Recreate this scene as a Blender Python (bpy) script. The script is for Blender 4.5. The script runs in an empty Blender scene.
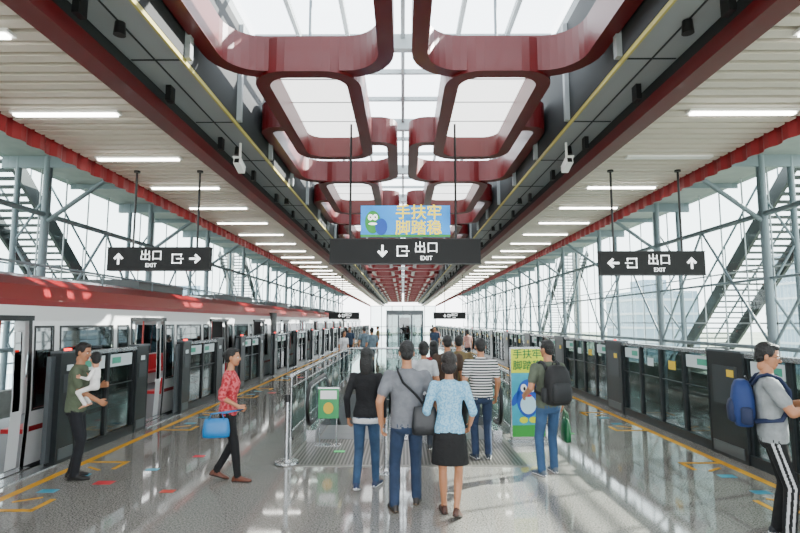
import bpy, math, random
from mathutils import Vector, Matrix
from mathutils.bvhtree import BVHTree
random.seed(7)
V=Vector
scene=bpy.context.scene
# ------------------------------------------------------------------ materials
def lin(h):
    h=h.lstrip('#'); o=[]
    for i in (0,2,4):
        c=int(h[i:i+2],16)/255.0
        o.append(c/12.92 if c<=.04045 else ((c+.055)/1.055)**2.4)
    return (o[0],o[1],o[2],1)
MC={}
def mat(name,col='#808080',rough=.5,metal=0,emit=0,bump=0,bscale=50,coat=0,vary=0,vscale=3):
    if name in MC: return MC[name]
    m=bpy.data.materials.new(name); m.use_nodes=True; nt=m.node_tree; b=nt.nodes['Principled BSDF']
    c=lin(col); b.inputs['Base Color'].default_value=c
    b.inputs['Roughness'].default_value=rough; b.inputs['Metallic'].default_value=metal
    if coat: b.inputs['Coat Weight'].default_value=coat
    if emit:
        b.inputs['Emission Color'].default_value=c; b.inputs['Emission Strength'].default_value=emit
    tc=nt.nodes.new('ShaderNodeTexCoord')
    if vary:
        n=nt.nodes.new('ShaderNodeTexNoise'); n.inputs['Scale'].default_value=vscale; n.inputs['Detail'].default_value=4
        nt.links.new(tc.outputs['Object'],n.inputs['Vector'])
        r=nt.nodes.new('ShaderNodeValToRGB')
        r.color_ramp.elements[0].position=.3; r.color_ramp.elements[1].position=.7
        r.color_ramp.elements[0].color=tuple(x*(1-vary) for x in c[:3])+(1,)
        r.color_ramp.elements[1].color=tuple(min(1,x*(1+vary)) for x in c[:3])+(1,)
        nt.links.new(n.outputs['Fac'],r.inputs['Fac']); nt.links.new(r.outputs['Color'],b.inputs['Base Color'])
    if bump:
        n=nt.nodes.new('ShaderNodeTexNoise'); n.inputs['Scale'].default_value=bscale; n.inputs['Detail'].default_value=3
        nt.links.new(tc.outputs['Object'],n.inputs['Vector'])
        bp=nt.nodes.new('ShaderNodeBump'); bp.inputs['Strength'].default_value=bump; bp.inputs['Distance'].default_value=.02
        nt.links.new(n.outputs['Fac'],bp.inputs['Height']); nt.links.new(bp.outputs['Normal'],b.inputs['Normal'])
    MC[name]=m; return m
def glass(name,tint='#dfe8ea',gl=.08,rough=.03):
    if name in MC: return MC[name]
    m=bpy.data.materials.new(name); m.use_nodes=True; nt=m.node_tree; nt.nodes.clear()
    o=nt.nodes.new('ShaderNodeOutputMaterial'); mx=nt.nodes.new('ShaderNodeMixShader')
    t=nt.nodes.new('ShaderNodeBsdfTransparent'); t.inputs['Color'].default_value=lin(tint)
    g=nt.nodes.new('ShaderNodeBsdfGlossy'); g.inputs['Roughness'].default_value=rough
    mx.inputs[0].default_value=gl
    nt.links.new(t.outputs[0],mx.inputs[1]); nt.links.new(g.outputs[0],mx.inputs[2]); nt.links.new(mx.outputs[0],o.inputs[0])
    MC[name]=m; return m
def floor_mat():
    m=bpy.data.materials.new('granite_tiles'); m.use_nodes=True; nt=m.node_tree; b=nt.nodes['Principled BSDF']
    tc=nt.nodes.new('ShaderNodeTexCoord')
    n=nt.nodes.new('ShaderNodeTexNoise'); n.inputs['Scale'].default_value=58; n.inputs['Detail'].default_value=5; n.inputs['Roughness'].default_value=.75
    nt.links.new(tc.outputs['Object'],n.inputs['Vector'])
    r=nt.nodes.new('ShaderNodeValToRGB'); e=r.color_ramp.elements
    e[0].position=.38; e[0].color=lin('#4f4d49'); e[1].position=.58; e[1].color=lin('#9c9993')
    nt.links.new(n.outputs['Fac'],r.inputs['Fac'])
    br=nt.nodes.new('ShaderNodeTexBrick'); br.offset=0; br.inputs['Scale'].default_value=1
    br.inputs['Brick Width'].default_value=.8; br.inputs['Row Height'].default_value=.8; br.inputs['Mortar Size'].default_value=.003
    br.inputs['Color1'].default_value=(1,1,1,1); br.inputs['Color2'].default_value=(.95,.95,.95,1); br.inputs['Mortar'].default_value=(.7,.7,.7,1)
    nt.links.new(tc.outputs['Object'],br.inputs['Vector'])
    mx=nt.nodes.new('ShaderNodeMix'); mx.data_type='RGBA'; mx.blend_type='MULTIPLY'; mx.inputs['Factor'].default_value=1
    nt.links.new(r.outputs['Color'],mx.inputs[6]); nt.links.new(br.outputs['Color'],mx.inputs[7])
    nt.links.new(mx.outputs[2],b.inputs['Base Color'])
    n2=nt.nodes.new('ShaderNodeTexNoise'); n2.inputs['Scale'].default_value=1.3
    nt.links.new(tc.outputs['Object'],n2.inputs['Vector'])
    mr=nt.nodes.new('ShaderNodeMapRange'); mr.inputs['To Min'].default_value=.02; mr.inputs['To Max'].default_value=.09
    nt.links.new(n2.outputs['Fac'],mr.inputs['Value']); nt.links.new(mr.outputs[0],b.inputs['Roughness'])
    b.inputs['IOR'].default_value=2.0
    return m
def pattern_mat(name,c1,c2,kind='stripe',scale=22):
    if name in MC: return MC[name]
    m=bpy.data.materials.new(name); m.use_nodes=True; nt=m.node_tree; b=nt.nodes['Principled BSDF']; b.inputs['Roughness'].default_value=.85
    tc=nt.nodes.new('ShaderNodeTexCoord'); r=nt.nodes.new('ShaderNodeValToRGB'); r.color_ramp.interpolation='CONSTANT'
    r.color_ramp.elements[0].color=lin(c1); r.color_ramp.elements[1].color=lin(c2); r.color_ramp.elements[1].position=.5
    if kind=='stripe':
        s=nt.nodes.new('ShaderNodeSeparateXYZ'); nt.links.new(tc.outputs['Object'],s.inputs[0])
        a=nt.nodes.new('ShaderNodeMath'); a.operation='MULTIPLY'; a.inputs[1].default_value=scale; nt.links.new(s.outputs[2],a.inputs[0])
        f=nt.nodes.new('ShaderNodeMath'); f.operation='FRACT'; nt.links.new(a.outputs[0],f.inputs[0]); nt.links.new(f.outputs[0],r.inputs[0])
    elif kind=='tiles':
        s=nt.nodes.new('ShaderNodeTexBrick'); s.offset=0; s.inputs['Scale'].default_value=scale
        nt.links.new(tc.outputs['Object'],s.inputs['Vector']); nt.links.new(s.outputs['Fac'],r.inputs[0])
    else:
        r.color_ramp.interpolation='LINEAR'; r.color_ramp.elements[0].position=.42; r.color_ramp.elements[1].position=.58
        n=nt.nodes.new('ShaderNodeTexNoise'); n.inputs['Scale'].default_value=scale; n.inputs['Detail'].default_value=1
        nt.links.new(tc.outputs['Object'],n.inputs['Vector']); nt.links.new(n.outputs['Fac'],r.inputs[0])
    nt.links.new(r.outputs[0],b.inputs['Base Color']); MC[name]=m; return m

RED=mat('red_painted_steel','#58060b',.42,0,coat=.08,vary=.12,vscale=1.2)
REDD=mat('red_corrugated','#860e17',.55)
STEEL=mat('stainless_steel','#b4b6b8',.25,.9)
FRAME=mat('grey_frame','#5c6265',.35,.6)
DFR=mat('dark_frame','#24282a',.35,.4)
DARK=mat('black_housing','#08090a',.35)
BLACK=mat('black_plastic','#060607',.4)
LATT=mat('painted_structural_steel','#76838a',.5)
MULL=mat('window_frame_white','#a5adb0',.5)
GREYP=mat('grey_ceiling_panel','#94999b',.5,vary=.08,vscale=.8)
DGREY=mat('dark_ceiling_void','#1d2022',.7)
SLAT=mat('slat_ceiling_white','#d6cec2',.55)
WHITE=mat('white_plastic','#f0f0ee',.4)
YEL=mat('yellow_line_paint','#d69a00',.5,vary=.1,vscale=6)
YELC=mat('yellow_strip','#bcb060',.5)
TUBE=mat('fluorescent_tube','#fffdf4',.5,emit=15)
PANEL=mat('diffuser_panel_added_glow','#f4f6f5',.5,emit=3.4)  # translucent diffuser, no lamp: daylight glow put in as emission
CONC=mat('concrete','#8d8c88',.85,bump=.2,vary=.15)
GL=glass('clear_glass','#e2edeb',.05)
GLP=glass('screen_door_glass','#a2adac',.13)
GLT=glass('train_glass','#23292c',.2)
GLR=glass('roof_glass','#f4f8fa',.03)
FLOOR=floor_mat()

# ------------------------------------------------------------------ mesh builder
class MB:
    def __init__(s): s.v=[];s.f=[];s.m=[];s.sm=[];s.mats=[]
    def mi(s,m):
        if m not in s.mats: s.mats.append(m)
        return s.mats.index(m)
    def add(s,vs,fs,m,smooth=False):
        o=len(s.v); s.v+= [tuple(v) for v in vs]; i=s.mi(m)
        for f in fs: s.f.append(tuple(o+k for k in f)); s.m.append(i); s.sm.append(smooth)
    def box(s,x0,x1,y0,y1,z0,z1,m,M=None):
        vs=[V((x,y,z)) for z in (z0,z1) for y in (y0,y1) for x in (x0,x1)]
        if M: vs=[M@v for v in vs]
        s.add(vs,[(0,2,3,1),(4,5,7,6),(0,1,5,4),(2,6,7,3),(0,4,6,2),(1,3,7,5)],m)
    def tube(s,a,b,r,m,n=8,r2=None):
        a=V(a);b=V(b);d=(b-a).normalized(); u=d.orthogonal().normalized(); w=d.cross(u); r2=r if r2 is None else r2
        vs=[a+(u*math.cos(t)+w*math.sin(t))*r for t in [2*math.pi*i/n for i in range(n)]]
        vs+=[b+(u*math.cos(t)+w*math.sin(t))*r2 for t in [2*math.pi*i/n for i in range(n)]]
        s.add(vs,[(i,(i+1)%n,n+(i+1)%n,n+i) for i in range(n)],m,True)
        s.add(vs[:n],[tuple(range(n))[::-1]],m); s.add(vs[n:],[tuple(range(n))],m)
    def path(s,pts,r,m,n=8,sx=1.0):
        pts=[V(p) for p in pts]; rings=[]
        u=None
        for i,p in enumerate(pts):
            d=(pts[min(i+1,len(pts)-1)]-pts[max(i-1,0)]).normalized()
            if u is None: u=d.orthogonal().normalized()
            u=(u-d*u.dot(d)).normalized(); w=d.cross(u)
            rings.append([p+(u*math.cos(t)*sx+w*math.sin(t))*r for t in [2*math.pi*k/n for k in range(n)]])
        s.loft(rings,m)
    def loft(s,rings,m,caps=True,smooth=True):
        n=len(rings[0]); vs=[p for r in rings for p in r]; fs=[]
        for j in range(len(rings)-1):
            for i in range(n): fs.append((j*n+i,j*n+(i+1)%n,(j+1)*n+(i+1)%n,(j+1)*n+i))
        if caps: fs+=[tuple(range(n))[::-1],tuple((len(rings)-1)*n+i for i in range(n))]
        s.add(vs,fs,m,smooth)
    def quad(s,a,b,c,d,m): s.add([a,b,c,d],[(0,1,2,3)],m)
    def sweep(s,pts,w,z0,z1,m,closed):
        n=len(pts); rings=[]
        for i in range(n):
            p=V(pts[i]); 
            a=V(pts[i-1]) if (closed or i>0) else p; b=V(pts[(i+1)%n]) if (closed or i<n-1) else p
            d=(b-a).normalized(); nn=V((-d.y,d.x))
            l=p+nn*w/2; r=p-nn*w/2
            rings.append([(l.x,l.y,z0),(r.x,r.y,z0),(r.x,r.y,z1),(l.x,l.y,z1)])
        if closed: rings.append(rings[0])
        s.loft(rings,m,caps=not closed,smooth=False)
    def disc(s,cx,y,cz,rx,rz,m,n=24,t=.004,rot=0):
        pts=[]
        for i in range(n):
            a=2*math.pi*i/n; x=rx*math.cos(a); z=rz*math.sin(a)
            pts.append((cx+x*math.cos(rot)-z*math.sin(rot),cz+x*math.sin(rot)+z*math.cos(rot)))
        s.loft([[(p[0],y,p[1]) for p in pts],[(p[0],y-t,p[1]) for p in pts]],m,smooth=False)
    def poly(s,pts,y,m,t=.004):
        s.loft([[(p[0],y,p[1]) for p in pts],[(p[0],y-t,p[1]) for p in pts]],m,smooth=False)
    def text(s,txt,size,loc,m,rot=(math.pi/2,0,0),ext=.003,align='CENTER',off=0):
        c=bpy.data.curves.new('t','FONT'); c.body=txt; c.size=size; c.extrude=ext; c.align_x=align; c.align_y='CENTER'; c.resolution_u=2; c.offset=off
        o=bpy.data.objects.new('t',c); scene.collection.objects.link(o); bpy.context.view_layer.update()
        me=o.evaluated_get(bpy.context.evaluated_depsgraph_get()).to_mesh()
        from mathutils import Euler
        M=Matrix.Translation(loc)@Euler(rot).to_matrix().to_4x4()
        s.add([M@v.co for v in me.vertices],[tuple(p.vertices) for p in me.polygons],m)
        o.evaluated_get(bpy.context.evaluated_depsgraph_get()).to_mesh_clear()
        bpy.data.objects.remove(o); bpy.data.curves.remove(c)
    def prim(s,p,m): s.add(p[0],p[1],m,True)
    def build(s,name,parent=None,M=None,recalc=True,bevel=0):
        me=bpy.data.meshes.new(name); me.from_pydata(s.v,[],s.f)
        for m in s.mats: me.materials.append(m)
        me.polygons.foreach_set('material_index',s.m); me.polygons.foreach_set('use_smooth',s.sm)
        me.update()
        if recalc:
            import bmesh
            bm=bmesh.new(); bm.from_mesh(me); bmesh.ops.recalc_face_normals(bm,faces=bm.faces); bm.to_mesh(me); bm.free()
        o=bpy.data.objects.new(name,me); scene.collection.objects.link(o)
        if parent: o.parent=parent
        if M is not None: o.matrix_world=M
        return o
def empty(name,M):
    e=bpy.data.objects.new(name,None); e.empty_display_size=.2; scene.collection.objects.link(e); e.matrix_world=M; return e

Y0,Y1=-6.0,80.0
# ------------------------------------------------------------------ floor
HX,HY0,HY1=1.78,10.2,18.0
f=MB()
for (a,b,c,d) in ((-4.95,-HX,Y0,Y1),(HX,4.95,Y0,Y1),(-HX,HX,Y0,HY0),(-HX,HX,HY1,Y1)):
    f.box(a,b,c,d,-.45,0,FLOOR)
f.build('floor')
pl=MB(); PW=mat('platform_concrete','#7f8082',.8)
for s in (-1,1):
    pl.box(min(s*4.6,s*4.9),max(s*4.6,s*4.9),Y0,Y1,-1.1,-.45,PW)
for s in (-1,1): pl.box(min(s*HX,s*(HX+.15)),max(s*HX,s*(HX+.15)),HY0,HY1,-5.2,-.45,PW)
pl.box(-HX-.15,HX+.15,HY1,HY1+.15,-5.2,-.45,PW); pl.box(-HX-.15,HX+.15,8.6,HY0,-1.2,-.45,PW)
pl.box(-4.6,4.6,8,24,-5.3,-5.2,CONC)
pl.build('platform_base')
ln=MB()
for s in (-1,1): ln.box(min(s*4.35,s*4.45),max(s*4.35,s*4.45),Y0,Y1,.001,.004,YEL)
DC=[6.62+4.1*k for k in range(-2,18)]
ARR=mat('marking_red','#c02c38',.4); ARB=mat('marking_blue','#3d93ad',.4)
for yc in DC:
    for s in (-1,1):
        for q in (-1,1):
            ln.box(min(s*3.8,s*4.36),max(s*3.8,s*4.36),yc+q*.95-.03,yc+q*.95+.03,.001,.004,YEL)
            ln.box(min(s*3.8,s*3.86),max(s*3.8,s*3.86),min(yc+q*.6,yc+q*.95),max(yc+q*.6,yc+q*.95),.001,.004,YEL)
            M=Matrix.Translation((s*4.1,yc+q*.62,.002))@Matrix.Rotation(s*q*.6,4,'Z')
            ln.box(-.14,.14,-.022,.022,0,.002,YEL,M)
            ln.box(min(s*3.98,s*4.18),max(s*3.98,s*4.18),yc+q*.32-.06,yc+q*.32+.06,.001,.004,ARB)
        if s<0: ln.box(-3.72,-3.5,yc-.07,yc+.07,.001,.004,ARR)
ln.build('floor_marking')
tp=MB(); TM=mat('ribbed_steel_plate','#85827c',.35,.6)
tp.box(-1.6,1.68,7.35,HY0,.0,.006,TM)
for i in range(64): tp.box(-1.55+i*.05,-1.525+i*.05,7.45,9.0,.006,.010,mat('rib_dark','#4e4c48',.4,.5))
tp.build('escalator_landing_plate')
st=MB()  # coloured floor spots: stickers plus reflections of coloured lights painted as flat patches
for (x,y,c) in ((-2.95,7.9,'#e02040'),(-3.2,9.3,'#20c060'),(-.95,8.15,'#40e880'),(-3.3,7.2,'#4fb0c8'),(2.9,9.5,'#30b040'),(-2.7,6.3,'#c04030')):
    st.box(x-.08,x+.08,y-.05,y+.05,.012 if abs(x)<1.5 else .001,.015 if abs(x)<1.5 else .003,mat('floor_spot'+c,c,.3))
st.build('floor_sticker_and_painted_glint')

# ------------------------------------------------------------------ ceilings
c=MB()
for s in (-1,1):
    y=Y0
    x0,x1=sorted((s*3.08,s*4.9))
    while y<Y1:
        c.box(x0,x1,y,y+.13,4.46,4.52,SLAT); y+=.2
    c.box(x0,x1,Y0,Y1,4.58,4.62,SLAT)
c.build('ceiling_slatted')
b=MB()
for s in (-1,1):
    x0,x1=sorted((s*2.84,s*3.06)); b.box(x0,x1,Y0,Y1,4.36,4.52,RED)
    b.box(*sorted((s*2.9,s*2.98)),Y0,Y1,4.52,4.75,DGREY)
b.build('ceiling_beam_red')
fa=MB()
for s in (-1,1):
    n=int((Y1-Y0)/.09); vs=[];fs=[]
    for i in range(n):
        x=s*(4.93+(.05 if (i//2)%2 else 0)); y=Y0+i*.09
        vs+=[(x,y,4.27),(x,y,4.58)]
    for i in range(n-1): fs.append((2*i,2*i+2,2*i+3,2*i+1))
    fa.add(vs,fs,REDD)
    fa.box(*sorted((s*4.9,s*5.0)),Y0,Y1,4.62,4.7,RED)
fa.build('trim_red_fascia')
g=MB()
for s in (-1,1):
    g.box(*sorted((s*2.33,s*2.88)),Y0,Y1,4.68,4.73,GREYP)
    g.box(*sorted((s*2.305,s*2.33)),Y0,Y1,4.65,4.70,YELC)
    g.box(*sorted((s*2.30,s*2.36)),Y0,Y1,4.70,6.1,DGREY)
    g.box(*sorted((s*2.60,s*2.615)),Y0,Y1,4.67,4.68,DGREY)
    y=Y0+.8
    while y<Y1:
        g.box(*sorted((s*2.33,s*2.86)),y,y+.02,4.672,4.68,DGREY)
        g.box(*sorted((s*2.24,s*2.30)),y,y+.08,4.7,6.1,GREYP)
        g.box(*sorted((s*2.70,s*2.76)),y+.6,y+.72,4.5,4.68,BLACK)
        y+=1.75
g.build('ceiling_service_panel')
# roof
r=MB(); RU=mat('roof_underside','#868c8e',.7,vary=.08)
for s in (-1,1):
    r.box(*sorted((s*2.3,s*10.2)),Y0,Y1,6.1,6.25,RU)
    y=-3.5
    while y<Y1:
        r.box(*sorted((s*4.9,s*10.1)),y-.06,y+.06,5.8,6.1,LATT); 
        r.box(*sorted((s*4.9,s*10.1)),y+2.7,y+2.76,5.95,6.1,LATT); y+=5.5
    for x in (5.6,7.6): r.box(*sorted((s*x,s*(x+.08))),Y0,Y1,5.98,6.1,LATT)
r.build('roof')
# skylight
k=MB(); SKS=mat('skylight_bar','#8f9799',.5)
y=Y0
i=0
while y<Y1:
    k.box(-2.3,2.3,y,y+.06,6.30,6.38,SKS)
    if i%3==0: k.box(-2.3,2.3,y-.04,y+.09,6.12,6.3,SKS)
    y+=1.15; i+=1
for x in (-1.6,-.85,0,.85,1.6): k.box(x-.03,x+.03,Y0,Y1,6.28,6.38,SKS)
k.quad((-2.3,Y0,6.42),(2.3,Y0,6.42),(2.3,Y1,6.42),(-2.3,Y1,6.42),GLR)
k.build('skylight')
# tubes
t=MB()
y=6.15-1.77*4; i=0
while y<Y1-1:
    for s in (-1,1):
        on=not (s==1 and i in (5,))
        t.box(*sorted((s*3.42,s*4.72)),y-.06,y+.06,4.43,4.46,WHITE)
        if on: t.box(*sorted((s*3.45,s*4.69)),y-.035,y+.035,4.405,4.43,TUBE)
    y+=1.77; i+=1
t.build('ceiling_light_strips')
# ribbons
def rounded(pts,rad,closed,seg=7):
    out=[]; n=len(pts)
    for i in range(n):
        p=V(pts[i])
        if not closed and i in (0,n-1): out.append(p); continue
        a=V(pts[i-1]); b=V(pts[(i+1)%n]); da=(a-p); db=(b-p)
        q=min(rad,da.length*.49,db.length*.49)
        p0=p+da.normalized()*q; p2=p+db.normalized()*q
        for k in range(seg+1):
            th=k/seg
            cx=p0+p2-p; ang=th*math.pi/2
            out.append(cx+(p0-cx)*math.cos(ang)+(p2-cx)*math.sin(ang))
    return out
rb=MB(); lp=MB()
ZB,ZT=4.92,5.36
for kk in range(-2,15):
    o=kk*5.0
    for s in (-1,1):
        ring=[(s*.62,6.15+o),(s*.62,9.45+o),(s*1.78,9.45+o),(s*1.78,6.15+o)]
        rb.sweep(rounded(ring,.36,True),.18,ZB,ZT,RED,True)
        lobe=[(s*1.74,8.05+o),(s*2.18,8.05+o),(s*2.18,11.2+o),(s*.19,11.2+o),(s*.19,8.75+o),(s*.66,8.75+o)]
        rb.sweep(rounded(lobe,.5,False),.18,ZB+.03,ZT+.03,RED,False)
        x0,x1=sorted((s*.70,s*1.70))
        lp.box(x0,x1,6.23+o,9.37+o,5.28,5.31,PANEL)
        for j in range(1,4): lp.box(x0,x1,6.25+o+j*.775-.008,6.25+o+j*.775+.008,5.27,5.28,GREYP)
        for yy in (6.5,9.1): lp.tube((s*1.2,yy+o,5.3),(s*1.2,yy+o,6.1),.02,LATT)
rb.build('ceiling_ribbon_ornament'); lp.build('ceiling_diffuser_panels')
# cctv
def cctv(x,y):
    m=MB(); m.tube((x,y,4.67),(x,y,4.35),.02,WHITE); M=Matrix.Translation((x,y,4.3))@Matrix.Rotation(-.3,4,'X')
    m.box(-.05,.05,-.16,.12,-.045,.045,WHITE,M); m.box(-.06,.06,-.2,.1,.045,.055,WHITE,M); m.box(-.035,.035,-.165,-.16,-.035,.035,BLACK,M)
    m.build('cctv_camera')
for x,y in ((-2.5,7.9),(2.5,7.9),(-2.5,20),(2.5,20)): cctv(x,y)
sp=MB()
for s in (-1,1):
    for i in range(14):
        y=4.6+3.5*i; sp.tube((s*2.6,y,4.67),(s*2.6,y,4.55),.045,BLACK,12,.055)
sp.build('ceiling_spotlights')

# ------------------------------------------------------------------ side walls (lattice)
for s,nm in ((-1,'wall_left'),(1,'wall_right')):
    w=MB(); XI,XO=8.95,9.7
    w.box(*sorted((s*9.5,s*9.7)),Y0,Y1,-1.1,.3,CONC)
    y=-3.5
    while y<Y1-1:
        w.tube((s*XI,y,-1.1),(s*XI,y,6.1),.10,LATT,10); w.tube((s*XO,y,.3),(s*XO,y,6.1),.07,LATT,10)
        z=.3;q=0
        while z<5.0:
            a,b_=(XI,XO) if q%2==0 else (XO,XI)
            w.tube((s*a,y,z),(s*b_,y,z+1.2),.03,LATT,6); z+=1.2;q+=1
        if y+5.5<Y1:
            y2=y+5.5; ym=y+2.75
            w.tube((s*XI,y,1.3),(s*XI,ym,4.6),.038,LATT,6); w.tube((s*XI,ym,4.6),(s*XI,y2,1.3),.038,LATT,6)
            for j in (1,2,3,4):
                yy=y+1.1*j; w.box(*sorted((s*9.86,s*9.89)),yy-.018,yy+.018,.3,6.1,MULL)
        w.tube((s*XI,y,4.4),(s*7.0,y,5.85),.06,LATT)
        w.tube((s*5.05,y,4.6),(s*5.05,y,6.1),.05,LATT)
        y+=5.5
    for z,rr in ((1.3,.055),(3.0,.035),(4.6,.07)): 
        w.tube((s*XI,Y0,z),(s*XI,Y1,z),rr,LATT)
    for z in (.9,1.9,3.4,4.9): w.box(*sorted((s*9.86,s*9.89)),Y0,Y1,z-.022,z+.022,MULL)
    w.build(nm)
    gw=MB(); gw.quad((s*9.92,Y0,.3),(s*9.92,Y1,.3),(s*9.92,Y1,6.1),(s*9.92,Y0,6.1),GL); gw.build('window_1' if s<0 else 'window_2')
    e=MB(); DS=mat('stair_dark_steel','#34383a',.6)
    for (ya,za,yb,zb) in ((21.5,.2,14.2,6.6),(43,.2,35.7,6.6)):
        for x in (10.9,12.5): 
            L=math.hypot(yb-ya,zb-za); ang=math.atan2(zb-za,yb-ya)
            M=Matrix.Translation((s*x,ya,za))@Matrix.Rotation(ang,4,'X')
            e.box(-.05,.05,0,L,-.22,.22,DS,M)
        n=34
        for i in range(n):
            tt=i/n; yy=ya+(yb-ya)*tt; zz=za+(zb-za)*tt
            e.box(*sorted((s*10.9,s*12.5)),yy-.14,yy+.14,zz-.02,zz+.03,DS)
        for x in (10.9,12.5):
            e.tube((s*x,ya,za+1.1),(s*x,yb,zb+1.1),.035,LATT)
            for i in range(9):
                tt=i/8; yy=ya+(yb-ya)*tt; zz=za+(zb-za)*tt; e.tube((s*x,yy,zz),(s*x,yy,zz+1.1),.02,LATT)
        e.tube((s*11.7,ya,-9),(s*11.7,ya,za),.25,CONC,12); e.tube((s*11.7,yb,-9),(s*11.7,yb,zb),.25,CONC,12)
        e.box(*sorted((s*10.8,s*12.6)),ya,ya+2,za-.2,za,CONC)
    e.build('footbridge_stair')
# track bed
for s in (-1,1):
    w=MB()
    w.box(*sorted((s*4.9,s*9.7)),Y0,Y1,-1.5,-1.1,CONC)
    y=Y0
    while y<Y1: w.box(*sorted((s*5.5,s*7.7)),y,y+.25,-1.1,-1.0,mat('sleeper','#6b6862',.9)); y+=.7
    for x in (5.88,7.32):
        w.box(*sorted((s*(x-.035),s*(x+.035))),Y0,Y1,-.88,-.84,STEEL); w.box(*sorted((s*(x-.01),s*(x+.01))),Y0,Y1,-1.0,-.88,FRAME); w.box(*sorted((s*(x-.07),s*(x+.07))),Y0,Y1,-1.0,-.98,FRAME)
    w.build('railway_track')
# end glazed screen
w=MB()
for x in (-4.9,-3.3,-1.7,-.1,1.6,3.2,4.8): w.box(x,x+.1,Y1,Y1+.1,0,4.4,LATT)
for z in (0,1.2,4.3): w.box(-4.95,4.95,Y1,Y1+.1,z,z+.1,LATT)
w.quad((-4.9,Y1+.05,.1),(4.9,Y1+.05,.1),(4.9,Y1+.05,4.3),(-4.9,Y1+.05,4.3),GL)
w.build('wall_back')

# ------------------------------------------------------------------ outside
w=MB(); GR=mat('outside_ground','#8a917f',.9,vary=.2,vscale=.05)
w.box(-400,400,-100,600,-9.3,-9,GR); w.build('ground')
BW=pattern_mat('building_facade','#8fa2b0','#b9c1c6','tiles',.22)
for (x,y,sx,sy,h) in ((70,60,16,20,16),(95,110,24,24,26),(60,130,14,18,18),(-70,90,18,30,18),(-95,60,22,22,24),(-60,150,20,20,18),(52,38,10,14,11)):
    w=MB(); w.box(x-sx/2,x+sx/2,y-sy/2,y+sy/2,-9,h-9,BW)
    z=-6
    while z<h-9: 
        w.box(x-sx/2-.15,x+sx/2+.15,y-sy/2-.15,y+sy/2+.15,z,z+.5,mat('building_band','#c0c6c9',.8)); z+=3.2
    w.box(x-sx/5,x+sx/5,y-sy/5,y+sy/5,h-9,h-6,BW)
    w.build('apartment_building')

# ------------------------------------------------------------------ train
tr=MB(); TW=mat('train_white','#d8dada',.25,coat=.4); TR=mat('train_red','#80060f',.4,coat=.2); TG=mat('train_skirt','#3c3f41',.5)
prof=[(-.95,-5.2),(-.3,-5.14),(0,-5.12),(.45,-5.1),(.52,-5.1),(.75,-5.09),(.95,-5.09),(1.8,-5.12),(1.85,-5.125),(1.95,-5.13),(2.24,-5.18),(2.32,-5.24)]
def px(z):
    for i in range(len(prof)-1):
        if prof[i][0]<=z<=prof[i+1][0]:
            a,b_=prof[i],prof[i+1]; return a[1]+(b_[1]-a[1])*(z-a[0])/(b_[0]-a[0])
    return prof[-1][1]
def side(y0,y1,z0,z1,m,off=0):
    zs=[z0]+[p[0] for p in prof if z0<p[0]<z1]+[z1]
    for i in range(len(zs)-1):
        a,b_=zs[i],zs[i+1]
        for mir in (0,1):
            fx=(lambda x:-13.2-x) if mir else (lambda x:x)
            tr.quad((fx(px(a)+off),y0,a),(fx(px(a)+off),y1,a),(fx(px(b_)+off),y1,b_),(fx(px(b_)+off),y0,b_),m)
TY0,TY1=DC[0]-.65,DC[16]+.65
side(TY0,TY1,-.95,0,TG)
side(TY0,TY1,1.95,2.16,TW)
side(TY0,TY1,2.16,2.32,TR)
roofp=[(-5.24,2.32),(-5.34,2.46),(-5.6,2.60),(-6.1,2.70),(-6.6,2.73),(-7.1,2.70),(-7.6,2.60),(-7.86,2.46),(-7.96,2.32)]
for i in range(len(roofp)-1):
    a,b_=roofp[i],roofp[i+1]; tr.quad((a[0],TY0,a[1]),(a[0],TY1,a[1]),(b_[0],TY1,b_[1]),(b_[0],TY0,b_[1]),TR)
SEAT=mat('seat_red','#c2202a',.4)
for i in range(17):
    yc=DC[i]
    for q in (-1,1):
        ya,yb=sorted((yc+q*.65,yc+q*.72)); side(ya,yb,0,1.95,BLACK,.01)
        ya,yb=sorted((yc+q*.45,yc+q*.66)); side(ya,yb,0,1.95,TW,-.05)
        ya,yb=sorted((yc+q*.47,yc+q*.6)); side(ya,yb,.75,1.8,GLT,-.045)
    tr.box(-5.13,-5.0,yc-.7,yc+.7,-.06,0,STEEL)
    tr.box(-5.3,-5.08,yc-.7,yc+.7,1.95,2.02,BLACK)
    if i==16: break
    y=yc+.65; ye=DC[i+1]-.65
    gang=(i%6==5)
    spans=[(y+.15,y+.5,.75,1.85),(y+.7,y+2.1,.95,1.85),(y+2.3,y+2.65,.75,1.85)]
    if gang: spans=[(y+.15,y+.5,.75,1.85),(y+2.3,y+2.65,.75,1.85)]
    cur=y
    for (a,b_,z0,z1) in spans:
        side(cur,a,0,1.95,TW); side(a,b_,0,z0,TW); side(a,b_,z1,1.95,TW); side(a,b_,z0,z1,GLT,-.01)
        side(a-.04,a,z0-.03,z1+.03,BLACK,.006); side(b_,b_+.04,z0-.03,z1+.03,BLACK,.006)
        side(a,b_,z0-.03,z0,BLACK,.006); side(a,b_,z1,z1+.03,BLACK,.006)
        cur=b_
    side(cur,ye,0,1.95,TW)
    side(y+.1,ye-.1,.45,.52,TR,.008)
    if gang:
        ym=y+1.4
        for j in range(6): tr.box(-8.15,-5.07+(j%2)*.02,ym-.3+j*.1,ym-.2+j*.1,-.7,2.3,BLACK)
    tr.box(-5.55,-5.2,y+.2,ye-.2,.40,.46,SEAT); tr.box(-5.22,-5.17,y+.2,ye-.2,.46,.74,SEAT)
    tr.box(-8.0,-7.65,y+.2,ye-.2,.40,.46,SEAT); tr.box(-8.0,-7.95,y+.2,ye-.2,.46,.92,SEAT)
    for x in (-5.6,-7.6):
        for q in (y+.1,ye-.1): tr.tube((x,q,0),(x,q,2.2),.018,mat('grab_pole','#d05048',.3))
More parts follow.
